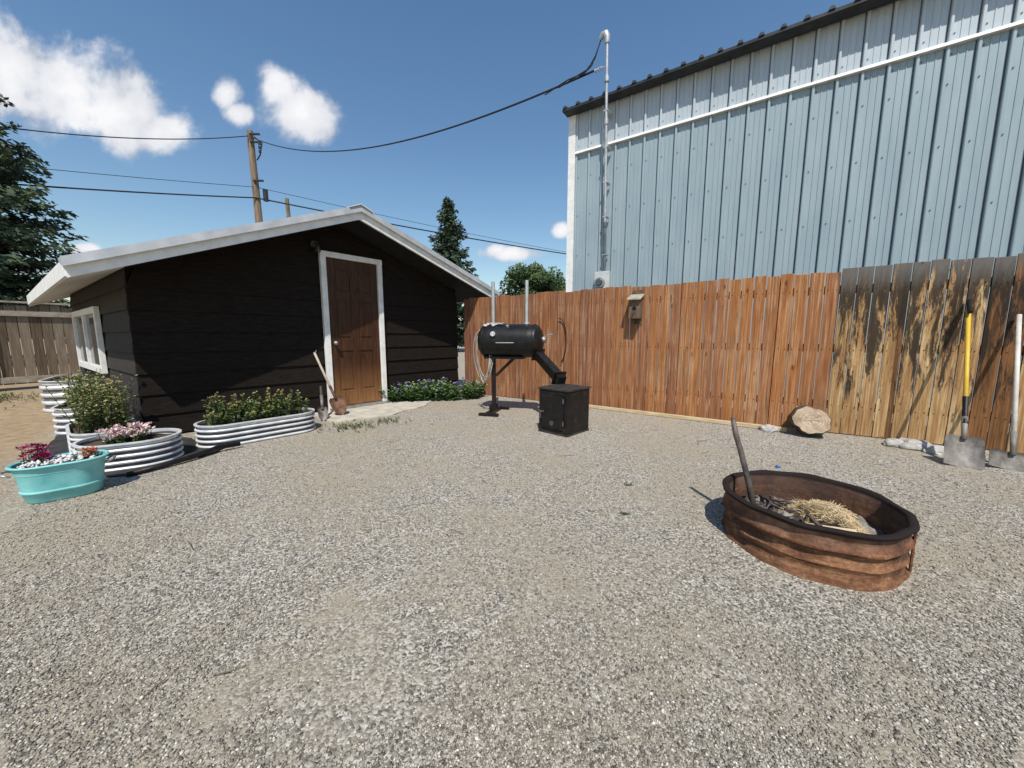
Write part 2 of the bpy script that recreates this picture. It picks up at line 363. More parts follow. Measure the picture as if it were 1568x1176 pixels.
pem=mrange(nt,mth(nt,'ADD',g1,mth(nt,'MULTIPLY',noise(nt,tcn.outputs['Object'],1.8,5,.6),.6)),.84,.98)
red=mixc(nt,mth(nt,'MULTIPLY',pem,.5),red,(.46,.32,.20))
dk=mrange(nt,g2,.54,.68)
red=mixc(nt,mth(nt,'MULTIPLY',dk,.62),red,(.05,.024,.016))
pale=ramp(nt,gr,[(.32,(.16,.075,.03)),(.5,(.36,.21,.09)),(.66,(.62,.46,.25))])
brn=ramp(nt,gr,[(.35,(.04,.020,.011)),(.65,(.27,.125,.045))])
pl=mth(nt,'MULTIPLY',mrange(nt,sx.outputs[0],5.9,6.15,1,0),.55)
wea=mixc(nt,mth(nt,'GREATER_THAN',mth(nt,'SUBTRACT',mth(nt,'FRACT',mth(nt,'MULTIPLY',rn,13.7)),pl),.35),pale,brn)
bn=noise(nt,fmap((9,9,1.3)),1.5,9,.78,.4)
bm=mrange(nt,mth(nt,'ADD',bn,mth(nt,'MULTIPLY',mth(nt,'SUBTRACT',sx.outputs[2],.80),.13)),.49,.56)
wea=mixc(nt,mth(nt,'MULTIPLY',bm,.92),wea,(.020,.016,.013))
gy=mrange(nt,mth(nt,'ADD',sx.outputs[2],mth(nt,'MULTIPLY',bn,.6)),1.86,2.1)
wea=mixc(nt,mth(nt,'MULTIPLY',gy,.5),wea,(.22,.21,.20))
wm=mth(nt,'GREATER_THAN',sx.outputs[0],5.40)
col=mixc(nt,wm,red,wea)
col=mixc(nt,mth(nt,'MULTIPLY',knot,.75),col,(.03,.014,.008))
nt.links.new(col,b.inputs['Base Color']); bump(nt,b,mth(nt,'ADD',gr,mth(nt,'MULTIPLY',knot,-.5)),.6,.008)
mb=MB(); x=0; k=0; nails=MB()
while x<12.0:
    wd=U(.124,.144); rr=R()
    zt=1.80+U(-.016,.016)+(.03 if x>5.35 else 0)
    y0=-.02+U(-.006,.004)
    tl=U(-.004,.004)
    mb.hexa([(x,y0,.01),(x+wd-.007,y0+tl,.01),(x+wd-.007,0,.01),(x,0,.01),(x+.002,y0,zt),(x+wd-.007,y0+tl,zt+U(-.003,.003)),(x+wd-.007,0,zt),(x+.002,0,zt)],rr)
    for zz in (.32,.95,1.6):
        for q in (.03,wd-.035): nails.cyl((x+q,y0-.003,zz+U(-.01,.01)),(x+q,y0+.004,zz),.0045,.0045,6)
    x+=wd
fence=empty('wooden_fence')
o=mb.obj('fence_boards',m,fence,bevel=.002); 
rail=simple('fence_rail_wood',(.16,.09,.05),(.28,.17,.10),5,.85,0,.3,40)
r=MB()
for zz in (.28,.92,1.56): r.box((0,.002,zz),(12,.04,zz+.09))
for i in range(6): r.box((.02+i*2.4,.042,0),(.11+i*2.4,.13,1.78))
r.obj('rails_and_posts',rail,fence)
nails.obj('nails',simple('rusty_nails',(.03,.02,.015),(.07,.04,.03),30,.7),fence)
fence.matrix_world=FM

# birdhouse
bh=empty('birdhouse'); bw=simple('old_birdhouse_wood',(.06,.042,.028),(.17,.12,.08),9,.85,0,.4,50,(2,2,.6))
mb=MB(); mb.box((3.17,-.045,1.27),(3.31,-.024,1.74)); mb.hexa([(3.165,-.19,1.34),(3.315,-.19,1.34),(3.315,-.046,1.34),(3.165,-.046,1.34),(3.165,-.19,1.60),(3.315,-.19,1.60),(3.315,-.046,1.65),(3.165,-.046,1.65)])
mb.obj('body',bw,bh,bevel=.003)
mb=MB(); mb.hexa([(3.145,-.24,1.59),(3.335,-.24,1.59),(3.335,-.046,1.665),(3.145,-.046,1.665),(3.145,-.24,1.61),(3.335,-.24,1.61),(3.335,-.046,1.685),(3.145,-.046,1.685)])
mb.obj('roof',simple('weathered_roof_wood',(.26,.24,.18),(.42,.39,.31),8,.85),bh,bevel=.003)
mb=MB(); mb.cyl((3.24,-.193,1.48),(3.24,-.188,1.48),.028,.028,18); mb.obj('entrance_hole',black,bh)
mb=MB(); mb.cyl((3.24,-.23,1.42),(3.24,-.19,1.42),.005,.005,8); mb.obj('perch',bw,bh)
bh.matrix_world=FM
mb=MB(); mb.hexa([(2.45,-.14,.004),(5.05,-.27,.004),(5.05,-.22,.004),(2.45,-.09,.004),(2.45,-.14,.045),(5.05,-.27,.05),(5.05,-.22,.05),(2.45,-.09,.045)])
o=mb.obj('lumber_plank',simple('plank_wood',(.42,.32,.18),(.62,.50,.32),5,.8,0,.2,30,(1,8,8)),bevel=.003); o.matrix_world=FM

# ---------------- metal building ----------------
mbd=empty('metal_building')
B0=Vector((.83,9.62,0)); BMx=Matrix(((fx.x,fn.x,0,B0.x),(fx.y,fn.y,0,B0.y),(0,0,1,0),(0,0,0,1)))
def panelmat(name,c1,c2):
    m,nt,b=base(name,.45,.1,.4); v=coords(nt,(1,1,.25)); f=noise(nt,v,2.5,6,.6); f2=noise(nt,coords(nt,(10,1,.5)),2,5,.7)
    c=ramp(nt,mth(nt,'ADD',mth(nt,'MULTIPLY',f,.6),mth(nt,'MULTIPLY',f2,.4)),[(.35,c1),(.65,c2)])
    nt.links.new(c,b.inputs['Base Color']); bump(nt,b,noise(nt,coords(nt,(1,1,.4)),3,3),.15,.01); return m
pblue=panelmat('blue_metal_panel',(.255,.33,.37),(.34,.415,.45)); pwhite=panelmat('pale_metal_panel',(.38,.44,.48),(.48,.54,.58))
T0,T1=.79,15.0; ZB=5.27; ZT=6.12
def ribwall(z0,z1,y):
    prof=[]; x=T0
    while x<T1:
        prof+=[(x,0),(x+.006,-.040),(x+.016,-.046),(x+.034,-.046),(x+.044,-.040),(x+.052,0),(x+.125,0),(x+.13,-.008),(x+.142,-.008),(x+.147,0),(x+.21,0),(x+.215,-.008),(x+.227,-.008),(x+.232,0)]
        x+=.305
    vs=[(a,b_+y,z0) for a,b_ in prof]+[(a,b_+y,z1) for a,b_ in prof]; n=len(prof)
    mb=MB(); mb.add(vs,[(i,i+1,n+i+1,n+i) for i in range(n-1)]); return mb
ribwall(0,ZB,0).obj('lower_wall_panels',pblue,mbd); ribwall(ZB,ZT,-.003).obj('upper_wall_panels',pwhite,mbd)
mb=MB(); x=T0
while x<T1:
    mb.box((x-.013,-.006,0),(x-.003,-.001,ZB-.03)); mb.box((x-.013,-.009,ZB+.05),(x-.003,-.004,ZT))
    x+=.305
mb.obj('rib_shade_strips',simple('rib_shade_dark',(.05,.065,.075),(.09,.11,.12),8,.6),mbd)  # dark strips left of each rib, painting in the shaded rib side
mb=MB(); x=T0
while x<T1:
    for zz in (1.2,2.1,3.0,3.9,4.75,5.15,5.42):
        mb.cyl((x+.07,-.012,zz),(x+.07,.001,zz),.009,.009,6)
    x+=.305
mb.obj('panel_screws',simple('screw',(.06,.07,.08),(.12,.12,.12),10,.5),mbd)
mb=MB(); mb.hexa([(T0,-.075,ZB-.02),(T1,-.075,ZB-.02),(T1,.0,ZB-.02),(T0,.0,ZB-.02),(T0,-.06,ZB+.03),(T1,-.06,ZB+.03),(T1,.0,ZB+.05),(T0,.0,ZB+.05)])
mb.box((T0-.17,-.065,0),(T0-.001,.12,ZT)); mb.obj('trim',white,mbd)
mb=MB(); mb.box((T0-.16,.12,0),(T0-.15,10,ZT)); mb.add([(T0-.155,.12,ZT),(T0-.155,10,ZT),(T0-.155,5,ZT+1.2)],[(0,1,2)]); mb.box((T0-.15,9.9,0),(T1,10,ZT)); mb.box((T1,0,0),(T1+.05,10,ZT)); mb.obj('end_and_back_walls',pblue,mbd)
darkm=simple('dark_trim',(.020,.022,.025),(.045,.048,.05),6,.5,.2)
mb=MB(); OB=-.30
for (y0,y1,z0,z1) in ((OB,5,ZT+.0,ZT+1.3),(5,10.3,ZT+1.3,ZT-.05)):
    mb.hexa([(T0-.22,y0,z0),(T1+.3,y0,z0),(T1+.3,y1,z1),(T0-.22,y1,z1),(T0-.22,y0,z0+.03),(T1+.3,y0,z0+.03),(T1+.3,y1,z1+.03),(T0-.22,y1,z1+.03)])
x=T0-.2
while x<T1+.2:
    mb.hexa([(x,OB-.03,ZT+.028),(x+.09,OB-.03,ZT+.028),(x+.09,5,ZT+1.328),(x,5,ZT+1.328),(x+.02,OB-.03,ZT+.075),(x+.07,OB-.03,ZT+.075),(x+.07,5,ZT+1.37),(x+.02,5,ZT+1.37)]); x+=.305
mb.obj('roof',simple('roof_brown_metal',(.035,.036,.038),(.07,.07,.072),6,.5,.2),mbd)
mb=MB(); mb.box((T0-.22,OB-.012,ZT-.025),(T1+.3,OB-.001,ZT+.027)); mb.obj('eave_trim',darkm,mbd)
mb=MB(); mb.box((T0-.21,OB,ZT-.03),(T1+.3,-.06,ZT-.015)); mb.obj('soffit',darkm,mbd)
mbd.matrix_world=BMx
# electric mast & meter
em=empty('electric_service_mast')
mx_=1.60
pipe=simple('conduit',(.38,.40,.41),(.54,.55,.56),8,.45,.5)
TOPZ=7.08
def mp_(z): return (mx_,-.12-.26*max(0,(z-2.5))/(TOPZ-2.5),z)
mb=MB(); mb.cyl(mp_(2.5),mp_(3.55),.032); mb.cyl(mp_(3.5),mp_(3.6),.042)
mb.obj('dark_conduit',simple('grey_conduit',(.10,.115,.125),(.17,.19,.20),8,.5,.3),em,True,angle=40)
mb=MB(); mb.cyl(mp_(3.58),mp_(TOPZ),.030); mb.cyl(mp_(5.55),mp_(5.65),.045); mb.cyl(mp_(6.35),mp_(6.45),.05)
ty=mp_(TOPZ)[1]
hd=[(mx_,ty,TOPZ-.03),(mx_,ty,TOPZ+.08),(mx_-.03,ty,TOPZ+.15),(mx_-.10,ty,TOPZ+.16),(mx_-.15,ty,TOPZ+.10)]
mb.tube(hd,[.045,.065,.075,.065,.04],12)
for zz in (2.9,3.7,4.4,5.1,5.8): 
    mb.box((mx_-.05,mp_(zz)[1]-.03,zz),(mx_+.05,-.05,zz+.025))
mb.tube([(mx_-.03,ty,6.62),(mx_-.12,ty-.02,6.64),(mx_-.22,ty-.05,6.60)],.012,6)
for q in (.1,.17,.24): mb.cyl((mx_-q,ty-.03,6.60),(mx_-q+.03,ty-.03,6.60),.035)
mb.obj('mast',pipe,em,True,angle=40)
mb=MB(); mb.box((mx_-.22,-.16,2.1),(mx_+.12,-.05,2.55)); mb.obj('meter_box',simple('meter_grey',(.46,.48,.48),(.56,.57,.56),5,.5),em,bevel=.01)
mb=MB(); mb.cyl((mx_-.08,-.16,2.30),(mx_-.08,-.25,2.30),.115,.11,20); mb.obj('meter',steel,em,True,angle=40)
mb=MB(); mb.cyl((mx_-.08,-.25,2.30),(mx_-.08,-.29,2.30),.085,.065,20); mb.obj('meter_glass',bpy.data.materials['glass'],em,True,angle=40)
wm_=simple('cable_black',(.010,.010,.011),(.02,.02,.02),5,.6)
mb=MB()
for q in range(3):
    mb.tube([(mx_-.14,ty,TOPZ+.08),(mx_-.19-.03*q,ty-.02,TOPZ-.08-.08*q),(mx_-.30-.08*q,ty-.05,6.72-.04*q),(mx_-.45-.2*q,ty-.07,6.62),(mx_-.7-.35*q,ty-.08,6.56-.03*q)],.012,6)
mb.obj('drip_loops',wm_,em)
em.matrix_world=BMx
def BW(x,y,z): return BMx@Vector((x,y,z))

# ---------------- utility pole & wires ----------------
polew=simple('pole_wood',(.13,.09,.06),(.28,.21,.15),3,.85,0,.4,20,(3,3,.4))
up=empty('utility_pole'); PX,PY=-14.3,22.0
mb=MB(); mb.cyl((PX+.1,PY,0),(PX-.15,PY,12.3),.24,.16,14); mb.cyl((PX+1.0,PY+1.5,0),(PX+.75,PY+1.5,9.3),.15,.11,10); mb.obj('poles',polew,up,True,angle=40)
mb=MB(); 
for zz in (12.0,11.6,9.6): mb.box((PX-.05,PY-.25,zz),(PX+.5,PY-.15,zz+.08))
for q in range(3): mb.cyl((PX+.45,PY-.2,11.5-q*.2),(PX+.45,PY-.2,11.62-q*.2),.07)
mb.cyl((PX+.5,PY-.1,8.6),(PX+.5,PY-.1,9.2),.13,.13,12)
mb.tube([(PX+.2,PY-.2,11.9),(PX+.6,PY-.2,11.6),(PX+.45,PY-.2,11.0),(PX+.25,PY-.2,10.7)],.035,6)
mb.obj('hardware',darkm,up)
def wire(name,p0,p1,sag,r,n=40):
    mb=MB(); p0=Vector(p0);p1=Vector(p1); pts=[]
    for i in range(n+1):
        t=i/n; p=p0.lerp(p1,t); p.z-=sag*4*t*(1-t); pts.append(p)
    mb.tube(pts,r,5); return mb.obj(name,wm_)
A=BW(mx_-.24,ty-.05,6.60); PT=Vector((PX-.1,PY-.2,11.95))
wire('power_line',A,PT,1.15,.022)
wire('power_line',PT,(-24,9.5,8.3),1.0,.024)
wire('power_line',(-30,4.0,5.0),(-14.3,21.8,8.75),.4,.035); wire('power_line',(-14.3,21.8,8.75),(14,36,7.6),.3,.04)
wire('power_line',(-30,6.0,6.3),(-14.3,21.9,9.35),.3,.014); wire('power_line',(-14.3,21.9,9.35),(14,38,8.0),.3,.014)

# ---------------- trees ----------------
def leafmat(name,c1,c2,c3,tr=.25):
    m,nt,b=base(name,.6,0,.3)
    nt.links.new(ramp(nt,attr(nt),[(0,c1),(.55,c2),(1,c3)]),b.inputs['Base Color'])
    return m
bark=simple('bark',(.05,.035,.025),(.13,.10,.075),10,.9,0,.6,30,(3,3,.6))
sprm=leafmat('spruce_needles',(.010,.022,.014),(.034,.060,.034),(.090,.125,.065))
decm=leafmat('tree_leaves',(.015,.030,.010),(.045,.080,.022),(.10,.14,.045))
def spruce(name,bx,by,H,Rr,nb,q,seed,z0=.06):
    random.seed(seed); T=empty(name)
    mb=MB(); mb.cyl((bx,by,0),(bx,by,H*.97),.022*H,.01,10); 
    lf=MB()
    for i in range(nb):
        f=z0+(1-z0)*(i/nb)**.9*.99; z=H*f; L=Rr*((1-f)**.75)*U(.45,1.2)+.12
        an=U(0,6.283); d=Vector((math.cos(an),math.sin(an),0)); dr=U(.05,.3)
        tip=Vector((bx,by,z))+d*L+Vector((0,0,-dr*L+.12*L))
        p0=Vector((bx,by,z)); m1=p0+d*L*.5+Vector((0,0,-dr*L*.8))
        if i%2==0: mb.tube([p0,m1,tip],[.012*H*(1-f)+.01,.012,.005],5)
        ns=max(3,int(L/q*2.2)); shade=U(-.2,.2)
        for k in range(ns):
            t=(k+.6)/ns; c=p0*(1-t)**2+m1*2*t*(1-t)+tip*t*t
            wv=L*.28*(1-t)+q*.5
            side=Vector((-d.y,d.x,0))
            for j in range(6):
                cc=c+side*U(-wv,wv)+Vector((0,0,U(-.6,.25)*q))+d*U(-.3,.3)*q
                a=(d*U(.2,1)+side*U(-1,1)+Vector((0,0,U(-.7,.3)))).normalized(); b_=a.cross(Vector((U(-1,1),U(-1,1),U(-1,1)))).normalized()
                l=q*U(.5,1.1); wdt=q*U(.10,.24)
                lf.add([cc-a*l*.5,cc+b_*wdt,cc+a*l*.6,cc-b_*wdt],[(0,1,2,3)],min(1,max(0,.25+.5*t+shade+U(-.2,.2))))
    mb.obj('trunk',bark,T); lf.obj('foliage',sprm,T); return T
spruce('spruce_tree',-19.9,14.0,12.2,4.3,430,.30,3,.12)
spruce('spruce_tree',-4.25,26,10.2,2.9,330,.34,5)
spruce('spruce_tree',-26.5,18.0,8.5,4.5,200,.5,9,.1)
def broad(name,bx,by,H,Rx,seed,nc=26,n=420,q=.12,zc=.6):
    random.seed(seed); T=empty(name); mb=MB(); lf=MB()
    mb.cyl((bx,by,0),(bx,by,H*.55),.12,.08,8)
    for i in range(nc):
        an=U(0,6.28); rr=math.sqrt(R())*Rx*.75; zz=H*zc+U(-.35,.32)*H*(1-.4*rr/Rx)
        c=Vector((bx+math.cos(an)*rr,by+math.sin(an)*rr,zz)); rc=U(.22,.4)*Rx
        mb.tube([(bx,by,H*.3),((bx+c.x)/2,(by+c.y)/2,(H*.35+c.z)/2),c],[.06,.035,.015],5)
        sh=U(-.25,.2)
        for k in range(n):
            v=Vector((random.gauss(0,1),random.gauss(0,1),random.gauss(0,.8))); v=v.normalized()*rc*(R()**.35)
            p=c+v; a=Vector((U(-1,1),U(-1,1),U(-1,1))).normalized(); b_=a.orthogonal().normalized(); l=q*U(.6,1.3)
            if p.z<.05: continue
            lf.add([p-a*l,p+b_*l*.5,p+a*l,p-b_*l*.5],[(0,1,2,3)],min(1,max(0,.45+sh+.5*v.z/rc+U(-.2,.2))))
    mb.obj('trunk_and_limbs',bark,T); lf.obj('foliage',decm,T); return T
broad('deciduous_tree',1.5,24,6.1,2.3,11,34,420,.11)
broad('deciduous_tree',3.6,27,5.4,1.8,12,18,300,.13)
broad('deciduous_tree',-9.0,25,9.2,2.0,13,18,300,.13,.62)
nh=empty('neighbor_house'); mb=MB(); mb.box((-2.5,30,0),(1.0,36,3.4)); mb.obj('walls',white,nh)
mb=MB(); mb.add([(-2.8,29.7,3.4),(1.3,29.7,3.4),(1.3,36.3,3.4),(-2.8,36.3,3.4),(-.7,29.7,4.5),(-.7,36.3,4.5)],[(0,1,4),(1,2,5,4),(2,3,5),(3,0,4,5)]); mb.obj('roof',simple('shingles',(.10,.10,.11),(.18,.18,.19),8,.9),nh)

# ---------------- far left fence ----------------
lfc=empty('weathered_fence'); L0=Vector((-9.0,9.6,0)); lx=(Vector((-11.8,4.4,0))-L0).normalized(); ly=Vector((-lx.y,lx.x,0))
LM=Matrix(((lx.x,ly.x,0,L0.x),(lx.y,ly.y,0,L0.y),(0,0,1,0),(0,0,0,1)))
m,nt,b=base('grey_weathered_wood',.9,0,.15); rn=attr(nt)
f=noise(nt,coords(nt,(18,18,1.2)),2,7,.7)
c=ramp(nt,mth(nt,'ADD',mth(nt,'MULTIPLY',f,.65),mth(nt,'MULTIPLY',rn,.35)),[(.28,(.085,.060,.042)),(.5,(.19,.145,.105)),(.72,(.33,.275,.215))])
nt.links.new(c,b.inputs['Base Color']); bump(nt,b,f,.5,.006); wg=m
wg2=simple('grey_rail_wood',(.24,.205,.16),(.42,.37,.30),6,.9,0,.3,30,(1,1,1))
mb=MB(); x=-1.5
while x<7:
    wdt=.15; mb.box((x,-.02,.12),(x+wdt-.012,0,1.72+U(-.03,.03)),att=R()); x+=wdt
mb.obj('boards',wg,lfc)
mb=MB()
for s_ in (-1,1):
    y0,y1=(.001,.045) if s_>0 else (-.065,-.021)
    mb.box((-1.5,y0,1.50),(7,y1,1.60)); mb.box((-1.5,y0,.15),(7,y1,.27))
mb.box((-1.5,-.07,1.765),(7,.05,1.80))
for q in (.2,2.75,5.2): mb.box((q,-.16,0),(q+.09,-.072,1.76)); mb.box((q,.052,0),(q+.09,.14,1.76))
mb.obj('rails_and_posts',wg2,lfc); lfc.matrix_world=LM

# ---------------- planters ----------------
def stadium(L,r,off,n=14):
    pts=[]
    for i in range(n+1):
        a=-math.pi/2+math.pi*i/n; pts.append((L/2+math.cos(a)*(r+off),math.sin(a)*(r+off)))
    for i in range(n+1):
        a=math.pi/2+math.pi*i/n; pts.append((-L/2+math.cos(a)*(r+off),math.sin(a)*(r+off)))
    return pts
leaf1=leafmat('garden_leaves',(.03,.055,.015),(.11,.15,.045),(.30,.32,.12))
leaf2=leafmat('dark_garden_leaves',(.02,.05,.015),(.08,.15,.04),(.20,.29,.11))
leaf3=leafmat('dry_garden_leaves',(.08,.09,.03),(.17,.19,.07),(.38,.33,.15))
def flm(name,c,c2): return leafmat(name,c2,c,c)
pinkm=flm('pink_petals',(.72,.56,.54),(.45,.22,.24)); magm=flm('magenta_petals',(.35,.02,.12),(.18,.01,.06)); orm=flm('orange_petals',(.60,.20,.10),(.4,.08,.03)); pum=flm('purple_petals',(.36,.28,.60),(.20,.14,.42)); yem=flm('yellow_petals',(.50,.38,.16),(.40,.22,.14))
def leaf(lf,p,a,l,w_,att):
    b_=a.cross(Vector((U(-.4,.4),U(-.4,.4),1))); b_=b_.normalized() if b_.length>.01 else Vector((1,0,0))
    lf.add([p,p+a*l*.5+b_*w_,p+a*l,p+a*l*.5-b_*w_],[(0,1,2,3)],att)
def plants(par,M,fn,n,z0,h,llen,lmat,flowers=None,lean=.25,name='plants',per=16,fr=.02):
    st=MB(); lf=MB(); fl=MB()
    for i in range(n):
        x,y=fn(); p0=M@Vector((x,y,z0)); hh=h*U(.4,1.25); d=Vector((U(-lean,lean),U(-lean,lean),1)); tp=p0+d*hh
        st.tube([p0,p0+d*hh*.5+Vector((U(-.01,.01),U(-.01,.01),0)),tp],[.003,.0025,.0015],4)
        for k in range(per):
            t=.15+.85*(k+R())/per; p=p0.lerp(tp,t); an=U(0,6.28); a=Vector((math.cos(an),math.sin(an),U(-.1,.9))).normalized()
            leaf(lf,p,a,llen*U(.6,1.2)*(1.15-.6*t),llen*.2*U(.7,1.3),min(1,max(0,.2+.55*t+U(-.25,.25))))
        if flowers and R()<flowers[1]:
            for k in range(14):
                v=Vector((U(-1,1),U(-1,1),U(-.2,1))).normalized(); p=tp+v*fr*.5
                a=(v+Vector((U(-.5,.5),U(-.5,.5),U(-.2,.5)))).normalized(); leaf(fl,p,a,fr*U(.7,1.2),fr*.35,R())
    st.obj('stems',leaf2,par); lf.obj(name,lmat,par)
    if flowers: fl.obj('flowers',flowers[0],par)
def planter(name,cx,cy,ang,L,r,H,ridge=4):
    P_=empty(name); M=Matrix.Translation((cx,cy,0))@Matrix.Rotation(ang,4,'Z'); mb=MB(); md=MB(); rl=[]
    hh=(H-.02)/ridge
    for k in range(ridge):
        z0=.003+k*hh
        prof=[(.004,z0),(.014,z0+hh*.10),(.018,z0+hh*.25),(.014,z0+hh*.42),(.004,z0+hh*.5)]
        mb.rings([[M@Vector((x,y,z)) for x,y in stadium(L,r,o_)] for o_,z in prof])
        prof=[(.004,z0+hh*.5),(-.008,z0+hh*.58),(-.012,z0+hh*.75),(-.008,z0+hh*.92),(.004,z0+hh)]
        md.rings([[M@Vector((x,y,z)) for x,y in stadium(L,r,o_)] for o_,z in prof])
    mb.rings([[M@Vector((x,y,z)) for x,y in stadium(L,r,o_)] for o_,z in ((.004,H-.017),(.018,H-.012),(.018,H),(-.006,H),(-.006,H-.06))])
    mb.obj('corrugated_tub',galv,P_,True,angle=60); md.obj('corrugation_recesses',galv_shade,P_,True,angle=60)
    mb=MB(); rl=[]; 
    for f_,z in ((-.010,H-.045),(-r*.4,H-.03),(-r*.8,H-.025)): rl.append([M@Vector((x,y,z+U(-.008,.008))) for x,y in stadium(L,r,f_)])
    mb.rings(rl,False,True); mb.obj('soil',soil,P_,True)
    return P_,M
def inst(L,r): return lambda:(U(-L/2-r*.55,L/2+r*.55),U(-r*.8,r*.8))
wa=math.atan2(.76,.65)
P_,M=planter('galvanized_planter',-2.77,3.98,wa,.66,.21,.23); plants(P_,M,inst(.66,.2),125,.19,.25,.055,leaf1,(yem,.45),per=20,fr=.014)
P_,M=planter('galvanized_planter',-3.33,3.14,wa-.3,.14,.25,.23); plants(P_,M,inst(.10,.14),60,.19,.10,.04,leaf2,(pinkm,.9),per=10,fr=.028)
P_,M=planter('galvanized_planter',-4.10,3.62,wa+1.6,.45,.22,.22); plants(P_,M,inst(.45,.2),85,.18,.44,.06,leaf3,(yem,.35),per=26,fr=.014)
P_,M=planter('galvanized_planter',-5.15,4.45,wa+1.4,.5,.24,.30); plants(P_,M,inst(.5,.2),70,.24,.36,.06,leaf1,(yem,.2),per=22,fr=.014)
P_,M=planter('galvanized_planter',-6.85,5.8,wa+1.4,.7,.3,.46); plants(P_,M,inst(.6,.2),40,.38,.10,.05,leaf2,None,per=12)
fb=empty('flower_bed'); I=Matrix.Identity(4)
def fbf():
    t=R(); a=Vector((-2.12,6.15)).lerp(Vector((-.50,6.62)),t); return a.x+U(-.1,.1)-.1*t, a.y+U(-.25,.28)
plants(fb,I,fbf,330,0,.27,.10,leaf2,(pum,.28),lean=.6,per=12,fr=.026)
# turquoise tub
tq=empty('turquoise_tub'); M=Matrix.Translation((-3.11,2.46,0))@Matrix.Rotation(.75,4,'Z')
teal=simple('turquoise_paint',(.13,.42,.43),(.24,.56,.56),5,.5,0,.15,30)
TL=.13; mb=MB(); rl=[]
for o_,z in ((-.045,.004),(-.04,.012),(-.028,.07),(-.020,.075),(-.020,.082),(-.026,.087),(-.018,.16),(-.012,.2),(0,.245),(.012,.248),(.016,.256),(.006,.264),(-.006,.258),(-.01,.2)): rl.append([M@Vector((x,y,z)) for x,y in stadium(TL,.15,o_,18)])
mb.rings(rl,True); mb.obj('tub',teal,tq,True,angle=50)
mb=MB()
for s_ in (-1,1):
    mb.tube([M@Vector((s_*.205,-.06,.20)),M@Vector((s_*.24,-.055,.215)),M@Vector((s_*.255,0,.22)),M@Vector((s_*.24,.055,.215)),M@Vector((s_*.205,.06,.20))],.007,8)
mb.obj('handles',steel,tq,True)
mb=MB(); mb.rings([[M@Vector((x,y,.235)) for x,y in stadium(TL,.15,-.012,18)],[M@Vector((x,y,.24)) for x,y in stadium(TL,.15,-.1,18)]],False,True); mb.obj('soil',soil,tq)
mb=MB()
for i in range(170):
    x,y=U(-.165,.165),U(-.115,.115); p=M@Vector((x,y,.25+U(0,.02))); r_=U(.009,.018)
    ps=[p+Vector(v)*r_*U(.7,1.2) for v in((1,0,0),(0,1,0),(-1,0,0),(0,-1,0),(0,0,.8),(0,0,-.8))]
    mb.add(ps,[tuple(f) for f in of.tolist()])
mb.obj('white_stones',simple('white_stone',(.55,.52,.50),(.74,.71,.69),20,.7),tq,True)
plants(tq,M,lambda:(U(-.17,-.05),U(.0,.12)),22,.24,.09,.03,leaf2,(magm,.9),per=6,fr=.025)
plants(tq,M,lambda:(U(.10,.17),U(-.08,.08)),14,.24,.05,.03,leaf2,(orm,.9),per=6,fr=.020,name='plants_b')
mb=MB(); slab(rough_poly([(-3.02,2.80),(-2.86,3.2),(-2.80,3.45),(-2.95,3.7),(-3.6,3.9),(-4.6,4.4),(-5.2,4.2),(-4.3,3.2),(-3.5,2.75)],8,.02),-.01,.014,mb)
mb.obj('landscape_fabric',simple('black_fabric',(.02,.02,.022),(.05,.048,.045),9,.8,0,.5,14))
mb=MB(); mb.tube([(-3.02,2.78,.02),(-2.9,3.0,.03),(-2.83,3.2,.04),(-2.80,3.4,.05),(-2.70,3.56,.04)],.022,8); mb.obj('plastic_edging',black,None,True)

# ---------------- fire ring ----------------
fr_=empty('fire_pit_ring'); CX,CY,RR,HH=1.576,1.866,.375,.25
m,nt,b=base('rusty_steel',.85,.1,.15); v=coords(nt)
n1=noise(nt,v,7,9,.72); n2=noise(nt,coords(nt,(1.5,1.5,10)),4,9,.78,.4); n3=noise(nt,v,60,6,.7)
c=ramp(nt,mth(nt,'ADD',mth(nt,'ADD',mth(nt,'MULTIPLY',n1,.35),mth(nt,'MULTIPLY',n2,.45)),mth(nt,'MULTIPLY',n3,.2)),[(.38,(.045,.024,.017)),(.47,(.125,.058,.034)),(.54,(.235,.115,.060)),(.62,(.40,.24,.14))])
sz_=nd(nt,'ShaderNodeSeparateXYZ',{0:v}).outputs[2]
c=mixc(nt,mth(nt,'MULTIPLY',mrange(nt,sz_,.165,.19),.6),c,ramp(nt,n1,[(.35,(.075,.040,.030)),(.5,(.14,.078,.058)),(.65,(.22,.135,.105))]))
# darker brown tone on the inside of the ring
rad=nd(nt,'ShaderNodeVectorMath',{0:nd(nt,'ShaderNodeVectorMath',{0:v,1:(CX,CY,0)},operation='SUBTRACT').outputs[0],1:(1,1,0)},operation='MULTIPLY').outputs[0]
rl_=nd(nt,'ShaderNodeVectorMath',{0:rad},operation='LENGTH').outputs['Value']
c=mixc(nt,mth(nt,'MULTIPLY',mrange(nt,rl_,RR-.004,RR-.010),.65),c,(.045,.033,.028))
c=mixc(nt,mrange(nt,sz_,.228,.240),c,(.022,.016,.015))
nt.links.new(c,b.inputs['Base Color']); bump(nt,b,mth(nt,'ADD',n1,mth(nt,'ADD',n2,n3)),.6,.008); rustm=m
mb=MB(); prof=[(.012,.0),(.012,.01),(.002,.02),(-.004,.055),(.004,.075),(.010,.085),(-.004,.10),(-.007,.13),(.002,.145),(.014,.152),(.019,.16),(.014,.17),(.004,.18),(.002,.225),(.014,.234),(.024,.242),(.025,.252),(.012,.258),(-.006,.256),(-.012,.244),(-.012,.05),(-.012,0)]
rl=[]
NN=128
